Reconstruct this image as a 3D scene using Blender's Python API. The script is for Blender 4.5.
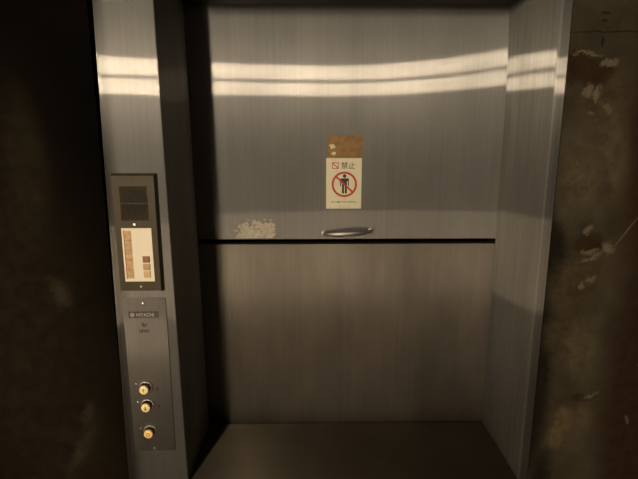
import bpy, bmesh, math, random
from mathutils import Vector, Matrix, noise

S = bpy.context.scene
C = S.collection
for o in list(bpy.data.objects):
    bpy.data.objects.remove(o)

# ------------------------------------------------------------------ camera
cam = bpy.data.cameras.new('camera')
co = bpy.data.objects.new('camera', cam)
C.objects.link(co)
cam.sensor_width = 36.0
cam.lens = 36.0 * 480.0 / 638.0
cam.clip_start = 0.02
p_, yw_ = 0.2004, -0.0200
co.location = (-0.1026, -1.0161, 1.5)
co.rotation_euler = (math.pi / 2 - p_, 0.0, yw_)
S.camera = co

# ------------------------------------------------------------------ world, exposure
w = bpy.data.worlds.new('world')
S.world = w
w.use_nodes = True
w.node_tree.nodes['Background'].inputs[0].default_value = (0.6, 0.65, 0.8, 1)
w.node_tree.nodes['Background'].inputs[1].default_value = 0.0
S.view_settings.view_transform = 'Standard'
S.view_settings.look = 'None'
S.view_settings.gamma = 1.0
S.view_settings.use_curve_mapping = False
S.view_settings.exposure = 0.0
LAMP_L = 900.0            # radiance of the one lamp of this room (its frosted panes)
LAMP = (-1.05, -2.62)     # where it hangs on the wall behind the photographer
LAMP_Z = (1.890, 2.136)
GLOW_L = 24.0             # radiance of the low glow panel added under that lamp
GLOW = (-1.25, -0.85, 0.12, 0.90)

# ------------------------------------------------------------------ materials
def mat(name):
    m = bpy.data.materials.new(name)
    m.use_nodes = True
    nt = m.node_tree
    nt.nodes.clear()
    out = nt.nodes.new('ShaderNodeOutputMaterial')
    return m, nt, out

def N(nt, kind, **kw):
    n = nt.nodes.new(kind)
    for k, v in kw.items():
        if k.startswith('i_'):
            n.inputs[k[2:].replace('_', ' ')].default_value = v
        else:
            setattr(n, k, v)
    return n

def plain(name, col, rough=0.5, metal=0.0, spec=0.5, vary=0.0, scale=40.0):
    m, nt, out = mat(name)
    b = N(nt, 'ShaderNodeBsdfPrincipled')
    b.inputs['Roughness'].default_value = rough
    b.inputs['Metallic'].default_value = metal
    b.inputs['Specular IOR Level'].default_value = spec
    b.inputs['Base Color'].default_value = (*col, 1)
    if vary:
        t = N(nt, 'ShaderNodeTexCoord')
        n = N(nt, 'ShaderNodeTexNoise')
        n.inputs['Scale'].default_value = scale
        n.inputs['Detail'].default_value = 6
        nt.links.new(t.outputs['Object'], n.inputs['Vector'])
        r = N(nt, 'ShaderNodeMapRange')
        r.inputs['From Min'].default_value = 0.3
        r.inputs['From Max'].default_value = 0.7
        r.inputs['To Min'].default_value = 1 - vary
        r.inputs['To Max'].default_value = 1 + vary
        nt.links.new(n.outputs['Fac'], r.inputs['Value'])
        s = N(nt, 'ShaderNodeVectorMath', operation='SCALE')
        s.inputs[0].default_value = col
        nt.links.new(r.outputs['Result'], s.inputs['Scale'])
        nt.links.new(s.outputs[0], b.inputs['Base Color'])
    nt.links.new(b.outputs[0], out.inputs[0])
    return m

def emit(name, col, st):
    m, nt, out = mat(name)
    e = N(nt, 'ShaderNodeEmission')
    e.inputs[0].default_value = (*col, 1)
    e.inputs[1].default_value = st
    nt.links.new(e.outputs[0], out.inputs[0])
    return m

def steel(name, col=(0.60, 0.585, 0.56), tangent=(0, 0, 1), polish=0.17, ax=0.0022, ay=1.0, bx=0.40, by=0.8, dull=(0.38, 0.39, 0.405), mid=0.10, edge=None,
          dirt=0.25, streak=0.10, dscale=(3.0, 3.0, 1.2)):
    """Brushed stainless steel: a faint polished lobe drawn out across the grain over a dull one."""
    m, nt, out = mat(name)
    L = nt.links.new
    tc = N(nt, 'ShaderNodeTexCoord')
    # fine grain along the brushing direction
    mp = N(nt, 'ShaderNodeMapping')
    mp.inputs['Scale'].default_value = (160, 160, 2.2) if tangent[2] else (2.2, 160, 160)
    L(tc.outputs['Object'], mp.inputs[0])
    ng = N(nt, 'ShaderNodeTexNoise')
    ng.inputs['Scale'].default_value = 1.0
    ng.inputs['Detail'].default_value = 3
    L(mp.outputs[0], ng.inputs['Vector'])
    r1 = N(nt, 'ShaderNodeMapRange')
    r1.inputs['From Min'].default_value = 0.3; r1.inputs['From Max'].default_value = 0.7
    r1.inputs['To Min'].default_value = 1 - streak; r1.inputs['To Max'].default_value = 1.0
    L(ng.outputs['Fac'], r1.inputs['Value'])
    # broad film of grease and dirt
    mp2 = N(nt, 'ShaderNodeMapping')
    mp2.inputs['Scale'].default_value = dscale
    L(tc.outputs['Object'], mp2.inputs[0])
    nd = N(nt, 'ShaderNodeTexNoise')
    nd.inputs['Scale'].default_value = 2.0
    nd.inputs['Detail'].default_value = 5
    L(mp2.outputs[0], nd.inputs['Vector'])
    r2 = N(nt, 'ShaderNodeMapRange')
    r2.inputs['From Min'].default_value = 0.3; r2.inputs['From Max'].default_value = 0.7
    r2.inputs['To Min'].default_value = 1 - dirt; r2.inputs['To Max'].default_value = 1.0
    L(nd.outputs['Fac'], r2.inputs['Value'])
    mul = N(nt, 'ShaderNodeMath', operation='MULTIPLY')
    L(r1.outputs[0], mul.inputs[0]); L(r2.outputs[0], mul.inputs[1])
    sc = N(nt, 'ShaderNodeVectorMath', operation='SCALE')
    sc.inputs[0].default_value = col
    L(mul.outputs[0], sc.inputs['Scale'])
    tv = N(nt, 'ShaderNodeCombineXYZ')
    for i in range(3):
        tv.inputs[i].default_value = tangent[i]
    def lobe(x, y):
        g = N(nt, 'ShaderNodeBsdfAnisotropic', distribution='MULTI_GGX')
        g.inputs['Roughness'].default_value = (x * y) ** 0.25
        g.inputs['Anisotropy'].default_value = 1 - math.sqrt(x / y)
        L(tv.outputs[0], g.inputs['Tangent'])
        L(sc.outputs[0], g.inputs['Color'])
        return g
    a, b = lobe(ax, ay), lobe(bx, by)
    sd = N(nt, 'ShaderNodeVectorMath', operation='MULTIPLY')
    sd.inputs[1].default_value = dull
    L(sc.outputs[0], sd.inputs[0])
    dout = sd.outputs[0]
    if edge:                      # dull colour darkened across x: (x of full tone, x of darkest, its factor)
        sp = N(nt, 'ShaderNodeSeparateXYZ'); L(tc.outputs['Object'], sp.inputs[0])
        er = N(nt, 'ShaderNodeMapRange', interpolation_type='SMOOTHSTEP')
        er.inputs['From Min'].default_value = edge[1]; er.inputs['From Max'].default_value = edge[0]
        er.inputs['To Min'].default_value = edge[2]; er.inputs['To Max'].default_value = 1.0
        L(sp.outputs['X'], er.inputs['Value'])
        se = N(nt, 'ShaderNodeVectorMath', operation='SCALE')
        L(dout, se.inputs[0]); L(er.outputs[0], se.inputs['Scale']); dout = se.outputs[0]
    L(dout, b.inputs['Color'])
    mx = N(nt, 'ShaderNodeMixShader')
    mx.inputs[0].default_value = polish
    L(b.outputs[0], mx.inputs[1]); L(a.outputs[0], mx.inputs[2])
    if mid:
        c = lobe(0.07, 0.8)
        m2 = N(nt, 'ShaderNodeMixShader'); m2.inputs[0].default_value = mid
        L(mx.outputs[0], m2.inputs[1]); L(c.outputs[0], m2.inputs[2]); mx = m2
    L(mx.outputs[0], out.inputs[0])
    return m

def plaster(name, layers, base, base2, nscale=6.0, rough=0.85, wobble=0.03, spec=0.15, seed=0.0, bump=0.5):
    """Old painted plaster. layers = [(colour, softness, wobble, [(x, z, rx, rz, angle_deg), ...]), ...]
    every stain or peeled patch sits at its own place on the wall (object x, z in metres)."""
    m, nt, out = mat(name)
    L = nt.links.new
    tc = N(nt, 'ShaderNodeTexCoord')
    n1 = N(nt, 'ShaderNodeTexNoise')
    n1.inputs['Scale'].default_value = nscale; n1.inputs['Detail'].default_value = 8
    n1.inputs['Roughness'].default_value = 0.6
    off = N(nt, 'ShaderNodeVectorMath', operation='ADD'); off.inputs[1].default_value = (seed, seed, seed)
    L(tc.outputs['Object'], off.inputs[0]); L(off.outputs[0], n1.inputs['Vector'])
    r = N(nt, 'ShaderNodeMapRange')
    r.inputs['From Min'].default_value = 0.35; r.inputs['From Max'].default_value = 0.65
    L(n1.outputs['Fac'], r.inputs['Value'])
    mix = N(nt, 'ShaderNodeMix', data_type='RGBA')
    mix.inputs['A'].default_value = (*base, 1); mix.inputs['B'].default_value = (*base2, 1)
    L(r.outputs[0], mix.inputs['Factor'])
    cur = mix.outputs['Result']
    nw = N(nt, 'ShaderNodeTexNoise')
    nw.inputs['Scale'].default_value = 34.0; nw.inputs['Detail'].default_value = 10; nw.inputs['Roughness'].default_value = 0.72
    L(off.outputs[0], nw.inputs['Vector'])
    sub = N(nt, 'ShaderNodeVectorMath', operation='SUBTRACT'); sub.inputs[1].default_value = (0.5, 0.5, 0.5)
    L(nw.outputs['Color'], sub.inputs[0])
    height = None
    for col, soft, wob, spots in layers:
        ws = N(nt, 'ShaderNodeVectorMath', operation='SCALE'); ws.inputs['Scale'].default_value = wob
        L(sub.outputs[0], ws.inputs[0])
        pos = N(nt, 'ShaderNodeVectorMath', operation='ADD')
        L(tc.outputs['Object'], pos.inputs[0]); L(ws.outputs[0], pos.inputs[1])
        acc = None
        for (x, z, rx, rz, ang) in spots:
            mp = N(nt, 'ShaderNodeMapping', vector_type='TEXTURE')
            mp.inputs['Location'].default_value = (x, 0, z)
            mp.inputs['Rotation'].default_value = (0, math.radians(-ang), 0)
            mp.inputs['Scale'].default_value = (rx, 1000.0, rz)
            L(pos.outputs[0], mp.inputs[0])
            ln = N(nt, 'ShaderNodeVectorMath', operation='LENGTH')
            L(mp.outputs[0], ln.inputs[0])
            mr = N(nt, 'ShaderNodeMapRange', interpolation_type='SMOOTHSTEP')
            mr.inputs['From Min'].default_value = 1.0 + soft; mr.inputs['From Max'].default_value = max(0.0, 1.0 - soft)
            L(ln.outputs['Value'], mr.inputs['Value'])
            if acc is None:
                acc = mr.outputs[0]
            else:
                mm = N(nt, 'ShaderNodeMath', operation='MAXIMUM')
                L(acc, mm.inputs[0]); L(mr.outputs[0], mm.inputs[1]); acc = mm.outputs[0]
        mx = N(nt, 'ShaderNodeMix', data_type='RGBA')
        L(acc, mx.inputs['Factor']); L(cur, mx.inputs['A'])
        # tone inside a patch varies a little
        vs = N(nt, 'ShaderNodeVectorMath', operation='SCALE'); vs.inputs[0].default_value = col
        vr = N(nt, 'ShaderNodeMapRange'); vr.inputs['From Min'].default_value = 0.35; vr.inputs['From Max'].default_value = 0.65
        vr.inputs['To Min'].default_value = 0.65; vr.inputs['To Max'].default_value = 1.25
        L(nw.outputs['Fac'], vr.inputs['Value']); L(vr.outputs[0], vs.inputs['Scale'])
        L(vs.outputs[0], mx.inputs['B'])
        cur = mx.outputs['Result']
    b = N(nt, 'ShaderNodeBsdfPrincipled')
    b.inputs['Roughness'].default_value = rough
    b.inputs['Specular IOR Level'].default_value = spec
    L(cur, b.inputs['Base Color'])
    bp = N(nt, 'ShaderNodeBump'); bp.inputs['Strength'].default_value = bump; bp.inputs['Distance'].default_value = 0.004
    ad = N(nt, 'ShaderNodeMath', operation='ADD')
    L(nw.outputs['Fac'], ad.inputs[0]); L(n1.outputs['Fac'], ad.inputs[1])
    L(ad.outputs[0], bp.inputs['Height']); L(bp.outputs[0], b.inputs['Normal'])
    L(b.outputs[0], out.inputs[0])
    return m

M = {}
M['door'] = steel('brushed_door_steel')
M['door_low'] = steel('dull_door_steel', polish=0.02, mid=0.26, dull=(0.37, 0.35, 0.318), dirt=0.4, col=(0.61, 0.58, 0.54))
M['frame'] = steel('brushed_frame_steel')
M['frame_right'] = steel('brushed_frame_steel_streaked', streak=0.20, dirt=0.35, dull=(0.335, 0.335, 0.335), polish=0.15, edge=(0.4035, 0.4065, 0.55))  # shade put into the front face colour so the bend reads as a highlight
M['frame_left'] = steel('brushed_frame_steel_dark_edge', edge=(-0.490, -0.530, 0.15))  # dull colour falls off towards the outer edge
M['sill'] = steel('sill_steel', col=(0.54, 0.46, 0.35), tangent=(1, 0, 0), polish=0.0, bx=0.3, by=0.5, dull=(0.20,0.20,0.20), mid=0.04)
M['plate'] = steel('control_plate_steel', col=(0.60, 0.565, 0.52), polish=0.05)
M['chrome'] = plain('chrome', (0.75, 0.73, 0.70), 0.22, 1.0)
M['dullchrome'] = plain('dull_chrome', (0.36, 0.345, 0.33), 0.5, 1.0)
M['black'] = plain('black_plastic', (0.012, 0.010, 0.009), 0.5)
M['void'] = plain('shaft_black', (0.01, 0.009, 0.008), 0.9, spec=0.0)
M['bronze'] = plain('bronze_paint', (0.037, 0.028, 0.011), 0.5, 0.0, spec=0.25, vary=0.12)
M['speaker_dark'] = plain('speaker_cloth', (0.006, 0.004, 0.006), 0.9)
M['backing'] = plain('dark_backing', (0.030, 0.022, 0.010), 0.8, spec=0.1)
M['cream'] = plain('cream_plate', (0.66, 0.61, 0.50), 0.5)
M['tan'] = plain('tan_label_strip', (0.42, 0.27, 0.14), 0.6, vary=0.25, scale=120)
M['brownkey'] = plain('brown_call_button', (0.20, 0.085, 0.03), 0.5)
M['tankey'] = plain('tan_call_button', (0.40, 0.24, 0.11), 0.5)
M['yellowkey'] = plain('straw_call_button', (0.50, 0.36, 0.17), 0.5)
M['keycap'] = plain('ivory_button_cap', (0.88, 0.72, 0.36), 0.45)
M['keyorange'] = plain('amber_button_cap', (0.85, 0.58, 0.22), 0.45)
M['keymark'] = plain('button_mark', (0.30, 0.16, 0.05), 0.6)
M['red_led'] = plain('unlit_red_lens', (0.05, 0.008, 0.005), 0.3)
M['badge'] = plain('badge_black', (0.018, 0.015, 0.012), 0.45)
M['badge_txt'] = plain('badge_silver', (0.30, 0.28, 0.25), 0.5)
M['ink'] = plain('printed_ink', (0.025, 0.022, 0.02), 0.7)
M['paleink'] = plain('pale_grey_print', (0.30, 0.27, 0.20), 0.7)
M['sign'] = plain('sign_ivory', (0.57, 0.53, 0.39), 0.55, vary=0.05)
M['red'] = plain('sign_red', (0.36, 0.022, 0.02), 0.55)
M['tape'] = plain('brown_tape', (0.18, 0.092, 0.020), 0.5, vary=0.3, scale=60)
M['tape_rest'] = plain('paper_remnant', (0.55, 0.47, 0.30), 0.8)
M['glue'] = plain('glue_residue', (0.34, 0.31, 0.25), 0.8, vary=0.3, scale=150)
M['lamp_case'] = plain('lamp_case_white', (0.5, 0.48, 0.44), 0.5)
M['lamp_on'] = emit('lit_frosted_pane', (1.0, 0.82, 0.59), LAMP_L)
M['glow'] = emit('glow_panel_light', (1.0, 0.76, 0.50), GLOW_L)
M['floor'] = plain('concrete_floor', (0.10, 0.085, 0.065), 0.7, vary=0.3, scale=4)
M['room'] = plain('room_paint', (0.09, 0.075, 0.055), 0.8, vary=0.15, scale=3)
M['ceiling'] = plain('ceiling_paint', (0.08, 0.07, 0.055), 0.9, vary=0.1, scale=3)

M['wall_peeling'] = plaster('peeling_plaster',
    [((0.026, 0.013, 0.006), 0.35, 0.03, [(0.72, 1.00, 0.115, 0.55, -3), (0.71, 1.55, 0.13, 0.5, 0)]),
     ((0.009, 0.007, 0.004), 0.5, 0.04, [(0.445, 1.25, 0.035, 0.09, 10), (0.44, 0.95, 0.03, 0.28, 0), (0.47, 0.63, 0.03, 0.12, 0)]),
     ((0.048, 0.036, 0.019), 0.6, 0.05, [(0.515, 1.185, 0.06, 0.075, -30), (0.50, 1.06, 0.05, 0.05, 0), (0.52, 1.59, 0.06, 0.05, 0)]),
     ((0.026, 0.015, 0.007), 0.3, 0.035, [(0.492, 1.645, 0.045, 0.028, -8), (0.455, 1.655, 0.03, 0.035, 0), (0.528, 1.275, 0.036, 0.02, 10), (0.548, 0.893, 0.022, 0.013, -10)]),
     ((0.110, 0.090, 0.060), 0.4, 0.055, [(0.527, 1.660, 0.020, 0.010, 5), (0.480, 1.680, 0.026, 0.004, 0), (0.487, 1.607, 0.012, 0.011, 0), (0.509, 1.600, 0.006, 0.018, -8),
        (0.538, 1.568, 0.008, 0.009, 40), (0.500, 1.557, 0.005, 0.003, 0), (0.529, 1.257, 0.018, 0.006, 5), (0.536, 1.243, 0.03, 0.004, 18), (0.572, 1.265, 0.013, 0.015, 40), (0.523, 1.308, 0.005, 0.012, -30),
        (0.541, 1.190, 0.012, 0.008, 30), (0.52, 1.175, 0.006, 0.01, 0), (0.575, 0.90, 0.016, 0.004, 30)]),
     ((0.070, 0.056, 0.034), 0.7, 0.06, [(0.50, 1.42, 0.05, 0.07, 0), (0.56, 1.48, 0.03, 0.09, 10), (0.54, 1.02, 0.04, 0.06, 0), (0.56, 0.84, 0.02, 0.04, 0)]),
     ((0.085, 0.064, 0.034), 0.5, 0.05, [(0.512, 0.835, 0.026, 0.035, 0), (0.498, 0.79, 0.02, 0.03, 10)]),
     ((0.085, 0.072, 0.05), 0.4, 0.004, [(0.607, 1.300, 0.0022, 0.042, -34), (0.70, 0.95, 0.012, 0.004, 40), (0.69, 0.975, 0.014, 0.0035, -20), (0.67, 0.835, 0.004, 0.012, 20)]),
     ((0.012, 0.010, 0.007), 0.4, 0.012, [(0.52, 1.7235, 0.085, 0.0015, 1), (0.508, 1.705, 0.0035, 0.010, 0), (0.506, 1.745, 0.006, 0.003, 0), (0.508, 1.76, 0.01, 0.003, 0)]),
    ],
    (0.030, 0.024, 0.014), (0.060, 0.050, 0.034), nscale=9.0, seed=0.0)

M['wall_dark'] = plaster('dark_plaster',  # near-black plaster, browner further left and lower down
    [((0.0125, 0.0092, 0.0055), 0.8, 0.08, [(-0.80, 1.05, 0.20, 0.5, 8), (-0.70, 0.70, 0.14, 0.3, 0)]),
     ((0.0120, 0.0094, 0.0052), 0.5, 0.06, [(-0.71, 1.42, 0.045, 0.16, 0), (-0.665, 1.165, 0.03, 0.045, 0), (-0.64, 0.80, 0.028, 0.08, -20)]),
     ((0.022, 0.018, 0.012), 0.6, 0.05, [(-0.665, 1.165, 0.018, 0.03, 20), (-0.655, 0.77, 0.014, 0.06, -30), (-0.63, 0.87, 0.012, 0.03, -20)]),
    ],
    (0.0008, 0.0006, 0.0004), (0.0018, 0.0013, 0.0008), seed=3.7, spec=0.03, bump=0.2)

# ------------------------------------------------------------------ mesh helpers
def finish(bm, name, m, parent=None, smooth=False):
    me = bpy.data.meshes.new(name)
    bmesh.ops.recalc_face_normals(bm, faces=bm.faces)
    bm.to_mesh(me); bm.free()
    for mm in (m if isinstance(m, (list, tuple)) else [m]):
        me.materials.append(mm)
    if smooth:
        for p in me.polygons:
            p.use_smooth = True
        try:
            me.set_sharp_from_angle(angle=math.radians(35))
        except Exception:
            pass
    o = bpy.data.objects.new(name, me)
    C.objects.link(o)
    if parent is not None:
        o.parent = parent
        o.matrix_parent_inverse = parent.matrix_world.inverted()
    return o

def box(x0, x1, y0, y1, z0, z1, bev=0.0, seg=2, bm=None, mi=0):
    own = bmesh.new()
    bmesh.ops.create_cube(own, size=1.0)
    for v in own.verts:
        v.co = Vector(((x0 + x1) / 2 + v.co.x * (x1 - x0), (y0 + y1) / 2 + v.co.y * (y1 - y0), (z0 + z1) / 2 + v.co.z * (z1 - z0)))
    if bev:
        bmesh.ops.bevel(own, geom=own.edges[:], offset=bev, segments=seg, affect='EDGES', profile=0.5)
    for f in own.faces:
        f.material_index = mi
    if bm is None:
        return own
    me = bpy.data.meshes.new('t'); own.to_mesh(me); own.free()
    bm.from_mesh(me); bpy.data.meshes.remove(me)
    return bm

def lathe(profile, cx, cz, y0, seg=32, bm=None, mi=0):
    """profile = [(radius, y offset)]: turned around an axis that runs along y."""
    bm = bm or bmesh.new()
    rings = []
    for r, dy in profile:
        if r < 1e-6:
            rings.append([bm.verts.new((cx, y0 + dy, cz))])
        else:
            rings.append([bm.verts.new((cx + r * math.cos(2 * math.pi * k / seg), y0 + dy, cz + r * math.sin(2 * math.pi * k / seg))) for k in range(seg)])
    for a, b in zip(rings, rings[1:]):
        for k in range(seg):
            k2 = (k + 1) % seg
            if len(a) == 1 and len(b) == 1: continue
            if len(a) == 1: f = bm.faces.new((a[0], b[k], b[k2]))
            elif len(b) == 1: f = bm.faces.new((a[k], a[k2], b[0]))
            else: f = bm.faces.new((a[k], a[k2], b[k2], b[k]))
            f.material_index = mi
    return bm

def poly(pts, y0, y1, bm=None, mi=0):
    """flat outline (x, z) given a thickness from y0 (front) to y1 (back)."""
    bm = bm or bmesh.new()
    f = [bm.verts.new((x, y0, z)) for x, z in pts]
    b = [bm.verts.new((x, y1, z)) for x, z in pts]
    fs = [bm.faces.new(f), bm.faces.new(b[::-1])]
    n = len(pts)
    for i in range(n):
        fs.append(bm.faces.new((f[i], b[i], b[(i + 1) % n], f[(i + 1) % n])))
    for q in fs: q.material_index = mi
    return bm

def circle(cx, cz, r, n=32, a0=0.0):
    return [(cx + r * math.cos(a0 + 2 * math.pi * k / n), cz + r * math.sin(a0 + 2 * math.pi * k / n)) for k in range(n)]

def tube(pts, rad, seg=12, bm=None, squash=1.0):
    bm = bm or bmesh.new()
    pts = [Vector(p) for p in pts]
    rings = []
    for i, p in enumerate(pts):
        t = (pts[min(i + 1, len(pts) - 1)] - pts[max(i - 1, 0)]).normalized()
        u = t.cross(Vector((0, 0, 1))).normalized(); v = t.cross(u).normalized()
        r = rad[i] if isinstance(rad, (list, tuple)) else rad
        rings.append([bm.verts.new(p + u * r * squash * math.cos(2 * math.pi * k / seg) + v * r * math.sin(2 * math.pi * k / seg)) for k in range(seg)])
    for a, b in zip(rings, rings[1:]):
        for k in range(seg):
            bm.faces.new((a[k], a[(k + 1) % seg], b[(k + 1) % seg], b[k]))
    bm.faces.new(rings[0]); bm.faces.new(rings[-1][::-1])
    return bm

def text(body, name, m, cx, cz, y, size, parent, ex=0.0002, sx=1.0, bold=0.0):
    cu = bpy.data.curves.new(name, 'FONT')
    cu.body = body; cu.size = size; cu.extrude = ex; cu.offset = bold
    cu.align_x = 'CENTER'; cu.align_y = 'CENTER'
    t = bpy.data.objects.new(name + '_curve', cu)
    C.objects.link(t)
    bpy.context.view_layer.update()
    me = bpy.data.meshes.new_from_object(t.evaluated_get(bpy.context.evaluated_depsgraph_get()))
    bpy.data.objects.remove(t)
    xs = [v.co.x for v in me.vertices]; ys = [v.co.y for v in me.vertices]
    mx, my = (min(xs) + max(xs)) / 2, (min(ys) + max(ys)) / 2
    for v in me.vertices:
        v.co = Vector((cx + (v.co.x - mx) * sx, y - v.co.z, cz + v.co.y - my))
    me.materials.clear(); me.materials.append(m)
    me.name = name
    o = bpy.data.objects.new(name, me); C.objects.link(o)
    o.parent = parent; o.matrix_parent_inverse = parent.matrix_world.inverted()
    return o

def tag(o, label, cat, group=None):
    o['label'] = label; o['category'] = cat
    if group: o['group'] = group
    return o

def thing(name, label, cat, loc, group=None):
    o = bpy.data.objects.new(name, None); C.objects.link(o)
    o.location = loc
    o.empty_display_size = 0.05
    bpy.context.view_layer.update()
    return tag(o, label, cat, group)

def struct(o):
    o['kind'] = 'structure'
    return o

# ------------------------------------------------------------------ the room
YD = 0.253                 # front face of the two doors
WY = 0.030                 # face of the wall the hoist is let into
X0, X1, Y0, HZ = -1.75, 1.25, -2.70, 2.55
OX0, OX1, OZ = -0.5470, 0.424, 2.005     # the opening in the wall, filled by the steel surround
struct(finish(box(X0, X1, Y0, WY + 0.45, -0.1, 0.0), 'floor', M['floor']))
struct(finish(box(X0, X1, Y0, WY + 0.45, HZ, HZ + 0.1), 'ceiling', M['ceiling']))
def wall_face(x0, x1, bm, mi):
    return box(x0, x1, WY, WY + 0.45, 0, HZ, bm=bm, mi=mi)
struct(finish(wall_face(X0, OX0, None, 0), 'wall_back_left', M['wall_dark']))
struct(finish(wall_face(OX1, X1, None, 0), 'wall_back_right', M['wall_peeling']))
struct(finish(box(OX0, OX1, WY, WY + 0.45, OZ, HZ), 'wall_back_top', M['wall_dark']))
struct(finish(box(X0 - 0.1, X0, Y0, WY + 0.45, 0, HZ), 'wall_left', M['room']))
struct(finish(box(X1, X1 + 0.1, Y0, WY + 0.45, 0, HZ), 'wall_right', M['room']))
struct(finish(box(X0, X1, Y0 - 0.1, Y0, 0, HZ), 'wall_front', M['room']))

# ------------------------------------------------------------------ the dumbwaiter
dw = thing('dumbwaiter', 'stainless steel dumbwaiter hatch with two brushed steel doors set in the stained wall', 'dumbwaiter', (0, 0.1, 0))

def rounded_profile(x0, x1, y0, y1, r_fl, r_fr, n=6):
    """plan outline of a folded steel jamb: rounded front left and front right bends."""
    pts = []
    for k in range(n + 1):
        a = math.pi + (math.pi / 2) * k / n
        pts.append((x0 + r_fl + r_fl * math.cos(a), y0 + r_fl + r_fl * math.sin(a)))
    for k in range(n + 1):
        a = 1.5 * math.pi + (math.pi / 2) * k / n
        pts.append((x1 - r_fr + r_fr * math.cos(a), y0 + r_fr + r_fr * math.sin(a)))
    pts += [(x1, y1), (x0, y1)]
    return pts

def jamb(x0, x1, rl, rr, skew=None):
    bm = bmesh.new()
    prof = rounded_profile(x0, x1, 0.0, YD - 0.007, rl, rr)
    levels = [0.0, 0.35, 0.7, 1.05, 1.3, 1.42, 1.46, 1.5] + [1.52 + 0.02 * k for k in range(18)] + [2.0]
    rings = []
    for z in levels:
        ring = []
        for x, y in prof:
            xx = x
            yy = y
            if skew:
                dx, dy = skew(x, y, z)
                xx += dx; yy += dy
            ring.append(bm.verts.new((xx, yy, z)))
        rings.append(ring)
    n = len(prof)
    for a, b in zip(rings, rings[1:]):
        for k in range(n):
            bm.faces.new((a[k], a[(k + 1) % n], b[(k + 1) % n], b[k]))
    bm.faces.new(rings[0][::-1]); bm.faces.new(rings[-1])
    return bm
def left_skew(x, y, z):      # the old jamb is a few millimetres out of plumb
    back = 0.0
    if y < 0.1: back = 0.011 * max(0.0, z - 1.47)
    return (-0.0105 * (z - 1.28) if x > -0.46 else 0.0095 * (z - 1.28)), back
def right_skew(x, y, z):     # and the right one is slightly dished towards the top
    t = min(max(0.0, z - 1.57), 0.30)
    dish = 0.0
    if x < 0.41:
        dish = -(0.12 + 0.88 * max(0.0, y) / 0.25) * (0.010 * t + 0.10 * t * t)
    return dish, (0.006 * max(0.0, z - 1.47) if y < 0.1 else 0.0)
finish(jamb(-0.5335, -0.4015, 0.012, 0.0030, left_skew), 'jamb', M['frame_left'], dw, smooth=True)
finish(jamb(0.400, 0.4235, 0.0040, 0.002, right_skew), 'jamb', M['frame_right'], dw, smooth=True)
finish(box(-0.395, 0.400, 0.0, YD - 0.003, 1.830, 2.0, bev=0.002), 'header', M['frame'], dw, smooth=True)
finish(box(-0.3955, 0.3998, 0.0, YD - 0.006, 0.660, 0.6985, bev=0.001), 'sill', M['sill'], dw, smooth=True)
finish(box(-0.387, 0.3995, 0.004, 0.02, 0.0, 0.659), 'apron_panel', M['frame'], dw)

def door_panel(z0, z1, warp, nx=64, nz=48, th=0.022):
    """a slightly bowed sheet steel door with folded edges"""
    bm = bmesh.new()
    x0, x1 = -0.425, 0.418
    g = [[bm.verts.new((x0 + (x1 - x0) * i / nx, YD + warp(x0 + (x1 - x0) * i / nx, z0 + (z1 - z0) * j / nz), z0 + (z1 - z0) * j / nz)) for j in range(nz + 1)] for i in range(nx + 1)]
    for i in range(nx):
        for j in range(nz):
            bm.faces.new((g[i][j], g[i + 1][j], g[i + 1][j + 1], g[i][j + 1]))
    loop = [g[i][0] for i in range(nx + 1)] + [g[nx][j] for j in range(1, nz + 1)] + [g[i][nz] for i in range(nx - 1, -1, -1)] + [g[0][j] for j in range(nz - 1, 0, -1)]
    # folded rim: 1.5 mm rounded then straight back
    rings = [loop]
    for (ins, back) in ((-0.0007, 0.0006), (-0.0012, 0.0016), (-0.0014, 0.003), (-0.0014, th)):
        ring = []
        for v in loop:
            p = v.co.copy(); p.y += back
            if abs(v.co.z - z0) < 1e-6: p.z += ins
            if abs(v.co.z - z1) < 1e-6: p.z -= ins
            ring.append(bm.verts.new(p))
        rings.append(ring)
    n = len(loop)
    for a, b in zip(rings, rings[1:]):
        for k in range(n):
            bm.faces.new((a[k], a[(k + 1) % n], b[(k + 1) % n], b[k]))
    bm.faces.new(rings[-1])
    return bm

def sstep(a, b, t):
    t = min(1.0, max(0.0, (t - a) / (b - a)))
    return t * t * (3 - 2 * t)
def warp_upper(x, z):
    s = ((x + 0.06) / 0.44) ** 1.7 if x > -0.06 else 0.0
    # the sheet leans forward by a degree near its upper right corner
    t = min(max(z - 1.56, 0.0), 0.28)
    lip = -0.0008 * (max(0.0, 1.34 - z) / 0.1) ** 2
    return -s * (0.008 * t + 0.08 * t * t * 0.5) + lip
def warp_lower(x, z):
    return 0.0030 * (max(0.0, z - 1.03) / 0.20) ** 2
finish(door_panel(1.2440, 1.8750, warp_upper), 'upper_door', M['door'], dw, smooth=True)
upper_door = [o for o in C.objects if o.name.startswith('upper_door')][0]
finish(door_panel(0.6900, 1.2285, warp_lower), 'lower_door', M['door_low'], dw, smooth=True)
# dark shaft behind the doors
bm = bmesh.new()
box(-0.50, 0.42, 0.44, 0.46, 0.55, 1.98, bm=bm)
box(-0.50, -0.48, 0.30, 0.44, 0.55, 1.98, bm=bm)
box(0.402, 0.422, 0.30, 0.44, 0.55, 1.98, bm=bm)
box(-0.50, 0.42, 0.30, 0.44, 1.96, 1.98, bm=bm)
box(-0.50, 0.42, 0.30, 0.44, 0.55, 0.57, bm=bm)
finish(bm, 'shaft_lining', M['void'], dw)

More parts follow.
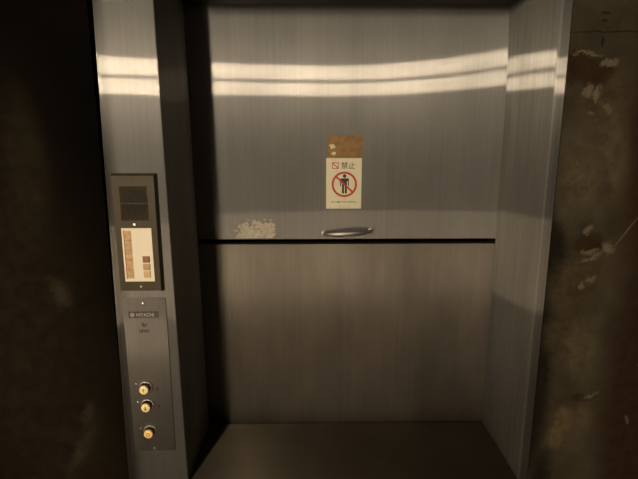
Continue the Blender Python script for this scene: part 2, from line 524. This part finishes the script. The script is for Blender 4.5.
# bow handle near the foot of the upper door
hb = bmesh.new()
pts, rad = [], []
A, B = Vector((-0.064, YD - 0.0015, 1.2590)), Vector((0.062, YD - 0.0012, 1.2665))
n = 28
for k in range(n + 1):
    t = k / n
    p = A.lerp(B, t)
    out = 0.026 * min(1.0, math.sin(math.pi * t) ** 0.45 * 1.02)
    p = p + Vector((0, -out, 0))
    pts.append(p); rad.append(0.0042 + 0.0026 * math.sin(math.pi * t) ** 0.6)
tube(pts, rad, 14, hb, squash=0.75)
for q in (A, B):
    lathe([(0.0, -0.0025), (0.0058, -0.0023), (0.0075, -0.0012), (0.0078, 0.0015)], q.x, q.z, q.y, 20, hb)
finish(hb, 'handle', M['dullchrome'], upper_door, smooth=True)

# ------------------------------------------------------------------ things stuck on the upper door
FY = YD - 0.0002
sg = thing('warning_sign', 'ivory warning sign with a red no-entry ring over a black figure on the upper door', 'sign', (-0.011, YD, 1.392))
finish(box(-0.0585, 0.0350, YD - 0.0016, FY, 1.326, 1.4590, bev=0.0005, seg=1), 'sign_board', M['sign'], sg)
SY = YD - 0.0017
cx, cz = -0.0105, 1.3905
# figure
fb = bmesh.new()
y0, y1 = SY - 0.0002, SY
poly(circle(cx + 0.0004, cz + 0.0220, 0.0048, 20), y0, y1, fb)
poly([(cx - 0.0095, cz + 0.0160), (cx + 0.0103, cz + 0.0160), (cx + 0.0120, cz + 0.0140), (cx + 0.0120, cz - 0.0040), (cx + 0.0092, cz - 0.0040), (cx + 0.0092, cz + 0.0085),
      (cx + 0.0070, cz + 0.0085), (cx + 0.0070, cz - 0.0240), (cx + 0.0014, cz - 0.0240), (cx + 0.0014, cz - 0.0040), (cx - 0.0006, cz - 0.0040), (cx - 0.0006, cz - 0.0240),
      (cx - 0.0062, cz - 0.0240), (cx - 0.0062, cz + 0.0085), (cx - 0.0084, cz + 0.0085), (cx - 0.0084, cz - 0.0040), (cx - 0.0112, cz - 0.0040), (cx - 0.0112, cz + 0.0140)], y0, y1, fb)
finish(fb, 'figure_pictogram', M['ink'], sg)
# ring and slash
rb = bmesh.new()
y0, y1 = SY - 0.0005, SY - 0.00025
def ring(cx, cz, ro, ri, y0, y1, bm, n=48):
    for k in range(n):
        a, b = 2 * math.pi * k / n, 2 * math.pi * (k + 1) / n
        poly([(cx + ri * math.cos(a), cz + ri * math.sin(a)), (cx + ro * math.cos(a), cz + ro * math.sin(a)), (cx + ro * math.cos(b), cz + ro * math.sin(b)), (cx + ri * math.cos(b), cz + ri * math.sin(b))], y0, y1, bm)
ring(cx, cz, 0.0335, 0.0280, y0, y1, rb)
def slash(cx, cz, half, wd, ang, y0, y1, bm):
    a = math.radians(ang); d = Vector((math.cos(a), math.sin(a))); e = Vector((-d.y, d.x)) * wd / 2
    c = Vector((cx, cz))
    poly([tuple(c - d * half - e), tuple(c + d * half - e), tuple(c + d * half + e), tuple(c - d * half + e)], y0, y1, bm)
slash(cx, cz, 0.0290, 0.0048, -43, y0, y1, rb)
finish(rb, 'prohibition_ring', M['red'], sg)
# small red icon and headline
ib = bmesh.new()
ix, iz, h = -0.0345, 1.4395, 0.0085
y0, y1 = SY - 0.0003, SY
for (a, b, c, d) in ((-h, h, h - 0.0018, h), (-h, h, -h, -h + 0.0018), (-h, -h + 0.0018, -h, h), (h - 0.0018, h, -h, h)):
    box(ix + a, ix + b, y0, y1, iz + c, iz + d, bm=ib)
slash(ix, iz, 0.0095, 0.0024, -43, y0, y1, ib)
finish(ib, 'prohibition_icon', M['red'], sg)
text('禁止', 'headline_lettering', M['ink'], -0.0010, 1.4397, SY, 0.0190, sg, bold=0.0001)
text('かごに乗ってはいけません。', 'instruction_lettering', M['ink'], -0.0105, 1.3440, SY, 0.0052, sg, sx=1.05, bold=0.00015)
mb = bmesh.new()
for x0_, x1_ in ((-0.0245, -0.0190), (-0.0150, -0.0070), (-0.0030, 0.0045)):
    box(x0_, x1_, SY - 0.0002, SY, 1.3300, 1.3316, bm=mb)
finish(mb, 'footer_print', M['paleink'], sg)

tp = thing('adhesive_tape', 'brown worn tape square with pale paper scraps directly above the ivory warning sign', 'tape', (-0.011, YD, 1.489))
random.seed(4)
pts = []
x0_, x1_, z0_, z1_ = -0.0560, 0.0365, 1.4596, 1.5180
for k in range(14): pts.append((x0_ + (x1_ - x0_) * k / 14, z0_))
for k in range(10): pts.append((x1_ + random.uniform(-.0008, .0008), z0_ + (z1_ - z0_) * k / 10))
for k in range(14): pts.append((x1_ - (x1_ - x0_) * k / 14, z1_ + random.uniform(-.0007, .0007)))
for k in range(10): pts.append((x0_ + random.uniform(-.0008, .0008), z1_ - (z1_ - z0_) * k / 10))
finish(poly(pts, YD - 0.0010, FY), 'tape_film', M['tape'], tp)
def blob(cx, cz, rx, rz, seed, n=18, jag=0.25):
    random.seed(seed)
    return [(cx + rx * (1 + random.uniform(-jag, jag)) * math.cos(2 * math.pi * k / n), cz + rz * (1 + random.uniform(-jag, jag)) * math.sin(2 * math.pi * k / n)) for k in range(n)]
finish(poly(blob(-0.0425, 1.4885, 0.0070, 0.0062, 2, jag=0.35), YD - 0.0016, YD - 0.0010), 'paper_scrap', M['tape_rest'], tp)
finish(poly(blob(-0.0385, 1.4710, 0.0060, 0.0045, 7, jag=0.4), YD - 0.0016, YD - 0.0010), 'paper_scrap', M['tape_rest'], tp)

# torn glue patch at the lower left of the upper door
gb = bmesh.new()
step = 0.0014
nx, nz = int(0.118 / step), int(0.052 / step)
for i in range(nx):
    for j in range(nz):
        x = -0.306 + i * step; z = 1.2470 + j * step
        u, v = i / nx, j / nz
        q = noise.noise(Vector((x * 120, z * 120, 1.7))) + 0.5 * noise.noise(Vector((x * 300, z * 300, 8.0)))
        top = 0.80 + 0.12 * noise.noise(Vector((x * 90, 3.0, 0)))
        edge = min((u - 0.10) * 8, (0.93 - u) * 10, (top - v) * 6, 1.0)
        dens = 0.55 if edge > 0.4 else (0.05 if edge > 0 else -0.28 + 0.35 * max(-0.6, edge))
        if v > 0.62 and edge > 0: dens = 0.3
        if q < dens:
            wy = warp_upper(x, z); box(x, x + step, YD + wy - 0.0007, YD + wy + 0.0003, z, z + step, bm=gb)
tag(finish(gb, 'glue_residue', M['glue']), 'pale torn patch of old glue left of the handle on the upper door', 'glue residue')

# ------------------------------------------------------------------ the intercom on the left jamb
ic = thing('intercom', 'bronze intercom plate with speaker grille and cream call panel on the left jamb', 'intercom', (-0.47, 0, 1.31))
ix0, ix1, iz0, iz1 = -0.5150, -0.4200, 1.181, 1.4360
IY = -0.014
bm = bmesh.new()
# bezel: front plate with chamfered flanks (open over the grille)
gx0, gx1, gz0, gz1 = -0.4965, -0.4390, 1.3385, 1.4100
def frustum(x0, x1, z0, z1, c, yb, yf, bm):
    b = [bm.verts.new((x, yb, z)) for x, z in ((x0, z0), (x1, z0), (x1, z1), (x0, z1))]
    f = [bm.verts.new((x, yf, z)) for x, z in ((x0 + c, z0 + c), (x1 - c, z0 + c), (x1 - c, z1 - c), (x0 + c, z1 - c))]
    for k in range(4):
        bm.faces.new((b[k], b[(k + 1) % 4], f[(k + 1) % 4], f[k]))
    bm.faces.new(b[::-1])
    return f
f = frustum(ix0, ix1, iz0, iz1, 0.004, -0.0002, IY, bm)
g = [bm.verts.new((x, IY, z)) for x, z in ((gx0, gz0), (gx1, gz0), (gx1, gz1), (gx0, gz1))]
g2 = [bm.verts.new((x, IY + 0.006, z)) for x, z in ((gx0, gz0), (gx1, gz0), (gx1, gz1), (gx0, gz1))]
for k in range(4):
    bm.faces.new((f[k], f[(k + 1) % 4], g[(k + 1) % 4], g[k]))
    bm.faces.new((g[k], g[(k + 1) % 4], g2[(k + 1) % 4], g2[k]))
bm.faces.new(g2)
bez = finish(bm, 'bezel', M['bronze'], ic)
bm = lathe([(0.0, -0.001), (0.0275, -0.001), (0.0284, 0.0)], (gx0 + gx1) / 2, (gz0 + gz1) / 2, IY + 0.0051, 36)
finish(bm, 'speaker_cone', M['speaker_dark'], ic)
finish(box(gx0 + 0.0003, gx1 - 0.0003, IY + 0.0052, IY + 0.0059, gz0 + 0.0003, gz1 - 0.0003), 'speaker_backing', M['backing'], ic)
bm = bmesh.new()
nb = 15
for k in range(nb):
    x = gx0 + (gx1 - gx0) * (k + 0.5) / nb
    box(x - 0.0006, x + 0.0006, IY - 0.0002, IY + 0.0012, gz0, gz1, bm=bm)
box(gx0, gx1, IY, IY + 0.004, (gz0 + gz1) / 2 - 0.001, (gz0 + gz1) / 2 + 0.001, bm=bm)
finish(bm, 'speaker_grille', M['bronze'], ic)
# cream panel
cp0, cp1, cz0, cz1 = -0.4985, -0.4355, 1.2060, 1.3225
bm = box(cp0, cp1, IY - 0.0015, IY - 0.0001, cz0, cz1, bev=0.0005, seg=1)
cpn = finish(bm, 'call_panel', M['cream'], ic)
PY = IY - 0.0016
bm = box(-0.4930, -0.4785, PY - 0.0006, PY, 1.2130, 1.3170)
finish(bm, 'label_strip', M['tan'], cpn)
bm = bmesh.new()
for k in range(1, 5):
    z = 1.2130 + 0.104 * k / 5
    box(-0.4930, -0.4785, PY - 0.0009, PY - 0.0006, z - 0.0004, z + 0.0004, bm=bm)
box(-0.4945, -0.4930, PY - 0.0008, PY, 1.2115, 1.3185, bm=bm)
finish(bm, 'strip_rule', M['brownkey'], cpn)
for (z, mm, nm) in ((1.2553, 'brownkey', 'dark brown call button'), (1.2388, 'tankey', 'tan call button'), (1.2223, 'yellowkey', 'straw coloured call button')):
    b = finish(box(-0.4575, -0.4430, PY - 0.0030, PY, z - 0.0068, z + 0.0068, bev=0.0009), 'call_button', M[mm], cpn, smooth=True)
    b['label'] = nm
# latch and screws of the intercom
finish(box(-0.4725, -0.4665, IY - 0.0030, IY - 0.0001, 1.3275, 1.3335, bev=0.0008), 'latch', M['chrome'], ic)
def screw(cx, cz, y, r, m, parent, slot=True, name='screw'):
    bm = lathe([(0.0, -0.0014), (r * 0.7, -0.0012), (r, -0.0004), (r, 0.0)], cx, cz, y, 20)
    o = finish(bm, name, m, parent, smooth=True)
    return o
screw(-0.4710, 1.4250, IY, 0.0024, M['black'], ic)
screw(-0.4650, 1.4252, IY, 0.0016, M['black'], ic)
screw(-0.4665, 1.1945, IY, 0.0026, M['dullchrome'], ic)

# ------------------------------------------------------------------ the control plate below it
cpl = thing('control_plate', 'steel control plate with maker badge and three push buttons low on the left jamb', 'control plate', (-0.47, 0, 0.97))
finish(box(-0.5140, -0.4195, -0.0030, -0.0002, 0.7900, 1.1640, bev=0.0009), 'plate', M['plate'], cpl, smooth=True)
CY = -0.0031
screw(-0.4700, 1.1515, CY, 0.0038, M['chrome'], cpl)
screw(-0.4680, 0.7965, CY, 0.0030, M['chrome'], cpl)
bd = finish(box(-0.5025, -0.4375, CY - 0.0012, CY, 1.1195, 1.1335, bev=0.0004, seg=1), 'maker_badge', M['badge'], cpl)
BY = CY - 0.0013
text('HITACHI', 'badge_lettering', M['badge_txt'], -0.4660, 1.1265, BY, 0.0105, bd, sx=0.95, bold=0.0001)
bm = bmesh.new()
ring(-0.4938, 1.1265, 0.0048, 0.0037, BY - 0.0003, BY, bm, 24)
box(-0.4968, -0.4908, BY - 0.0003, BY, 1.1256, 1.1274, bm=bm)
box(-0.4970, -0.4958, BY - 0.0003, BY, 1.1236, 1.1294, bm=bm)
box(-0.4918, -0.4906, BY - 0.0003, BY, 1.1236, 1.1294, bm=bm)
box(-0.4944, -0.4932, BY - 0.0003, BY, 1.1222, 1.1308, bm=bm)
finish(bm, 'badge_emblem', M['badge_txt'], bd)
# indicator lens and its printed caption
bm = lathe([(0.0, -0.0018), (0.0040, -0.0014), (0.0046, -0.0002), (0.0058, 0.0)], -0.4700, 1.1035, CY, 24)
finish(bm, 'indicator_lens', M['red_led'], cpl, smooth=True)
bm = bmesh.new()
random.seed(11)
x = -0.4815
for wdt in (0.0022, 0.0012, 0.0035, 0.0018, 0.0030, 0.0022):
    hgt = random.uniform(0.0028, 0.0042)
    box(x, x + wdt * 0.8, CY - 0.0002, CY, 1.0880 - hgt, 1.0880 + hgt, bm=bm)
    if wdt > 0.002: box(x, x + wdt * 1.5, CY - 0.0002, CY, 1.0880 - 0.0006 + hgt * 0.3, 1.0880 + 0.0006 + hgt * 0.3, bm=bm)
    x += wdt * 1.55
finish(bm, 'caption_print', M['ink'], cpl)
# three push buttons on collars
for (bx_, bz, mark, mm) in ((-0.4765, 0.9535, 'up', 'keycap'), (-0.4755, 0.9095, 'down', 'keycap'), (-0.4740, 0.8435, 'dot', 'keyorange')):
    bt = finish(lathe([(0.0, -0.0135), (0.0112, -0.0135), (0.0118, -0.0125), (0.0124, -0.004), (0.0140, -0.003), (0.0150, -0.001), (0.0150, 0.0)], bx_, bz, CY, 36), 'push_button', M['black'], cpl, smooth=True)
    finish(lathe([(0.0124, -0.0050), (0.0142, -0.0046), (0.0158, -0.0028), (0.0162, 0.0)], bx_, bz, CY, 36), 'collar', M['dullchrome'], bt, smooth=True)
    finish(lathe([(0.0, -0.0185), (0.0080, -0.0182), (0.0099, -0.0168), (0.0102, -0.0135)], bx_, bz, CY, 36), 'button_cap', M[mm], bt, smooth=True)
    ym = CY - 0.0186
    bm = bmesh.new()
    if mark == 'dot':
        ring(bx_, bz, 0.0042, 0.0028, ym - 0.0003, ym, bm, 20)
    else:
        s = 1 if mark == 'up' else -1
        poly([(bx_ - 0.0035, bz + s * 0.0008), (bx_ + 0.0035, bz + s * 0.0008), (bx_, bz + s * 0.0052)][::s], ym - 0.0003, ym, bm)
        box(bx_ - 0.0010, bx_ + 0.0010, ym - 0.0003, ym, bz - 0.0045, bz + 0.0045, bm=bm)
    finish(bm, 'arrow_mark' if mark != 'dot' else 'ring_mark', M['keymark'], bt)
    screw(bx_ - 0.0225, bz + 0.006, CY, 0.0022, M['chrome'], cpl)
for (x, z) in ((-0.4525, 0.9480), (-0.4515, 0.9040)):
    finish(lathe([(0.0, -0.0010), (0.0034, -0.0008), (0.0040, 0.0)], x, z, CY, 20), 'indicator_lens', M['red_led'], cpl, smooth=True)

# ------------------------------------------------------------------ the lamp on the wall behind the photographer
lx, ly = LAMP
wl = thing('wall_lamp', 'slim twin-pane wall lamp glowing on the wall behind the photographer', 'lamp', (lx, Y0, 2.0))
bm = bmesh.new()
z0, z1 = LAMP_Z
zm = 2.008
box(lx - 0.075, lx + 0.075, Y0 + 0.001, ly - 0.012, z0 - 0.03, z1 + 0.03, bev=0.006, bm=bm)
for a, b in ((z0 - 0.03, z0), (zm - 0.014, zm + 0.014), (z1, z1 + 0.03)):
    box(lx - 0.075, lx + 0.075, ly - 0.012, ly + 0.006, a, b, bm=bm)
for a, b in ((-0.075, -0.056), (0.056, 0.075)):
    box(lx + a, lx + b, ly - 0.012, ly + 0.006, z0, z1, bm=bm)
finish(bm, 'lamp_case', M['lamp_case'], wl)
finish(box(lx - 0.055, lx + 0.055, ly - 0.011, ly, z0 + 0.0005, zm - 0.0145), 'lamp_pane', M['lamp_on'], wl)
finish(box(lx - 0.055, lx + 0.055, ly - 0.011, ly, zm + 0.0145, z1 - 0.0005), 'lamp_pane', M['lamp_on'], wl)

# ------------------------------------------------------------------ low glowing panel with trim, added unseen to brighten the doors
gx0, gx1, gz0, gz1 = GLOW
struct(finish(box(gx0, gx1, Y0 + 0.002, Y0 + 0.012, gz0, gz1), 'glow_panel_1', M['glow']))
bm = bmesh.new()
for a, b, c, d in ((gx0 - 0.04, gx0, gz0 - 0.04, gz1 + 0.04), (gx1, gx1 + 0.04, gz0 - 0.04, gz1 + 0.04), (gx0, gx1, gz0 - 0.04, gz0), (gx0, gx1, gz1, gz1 + 0.04)):
    box(a, b, Y0 + 0.001, Y0 + 0.03, c, d, bm=bm)
struct(finish(bm, 'glow_panel_trim', M['lamp_case']))
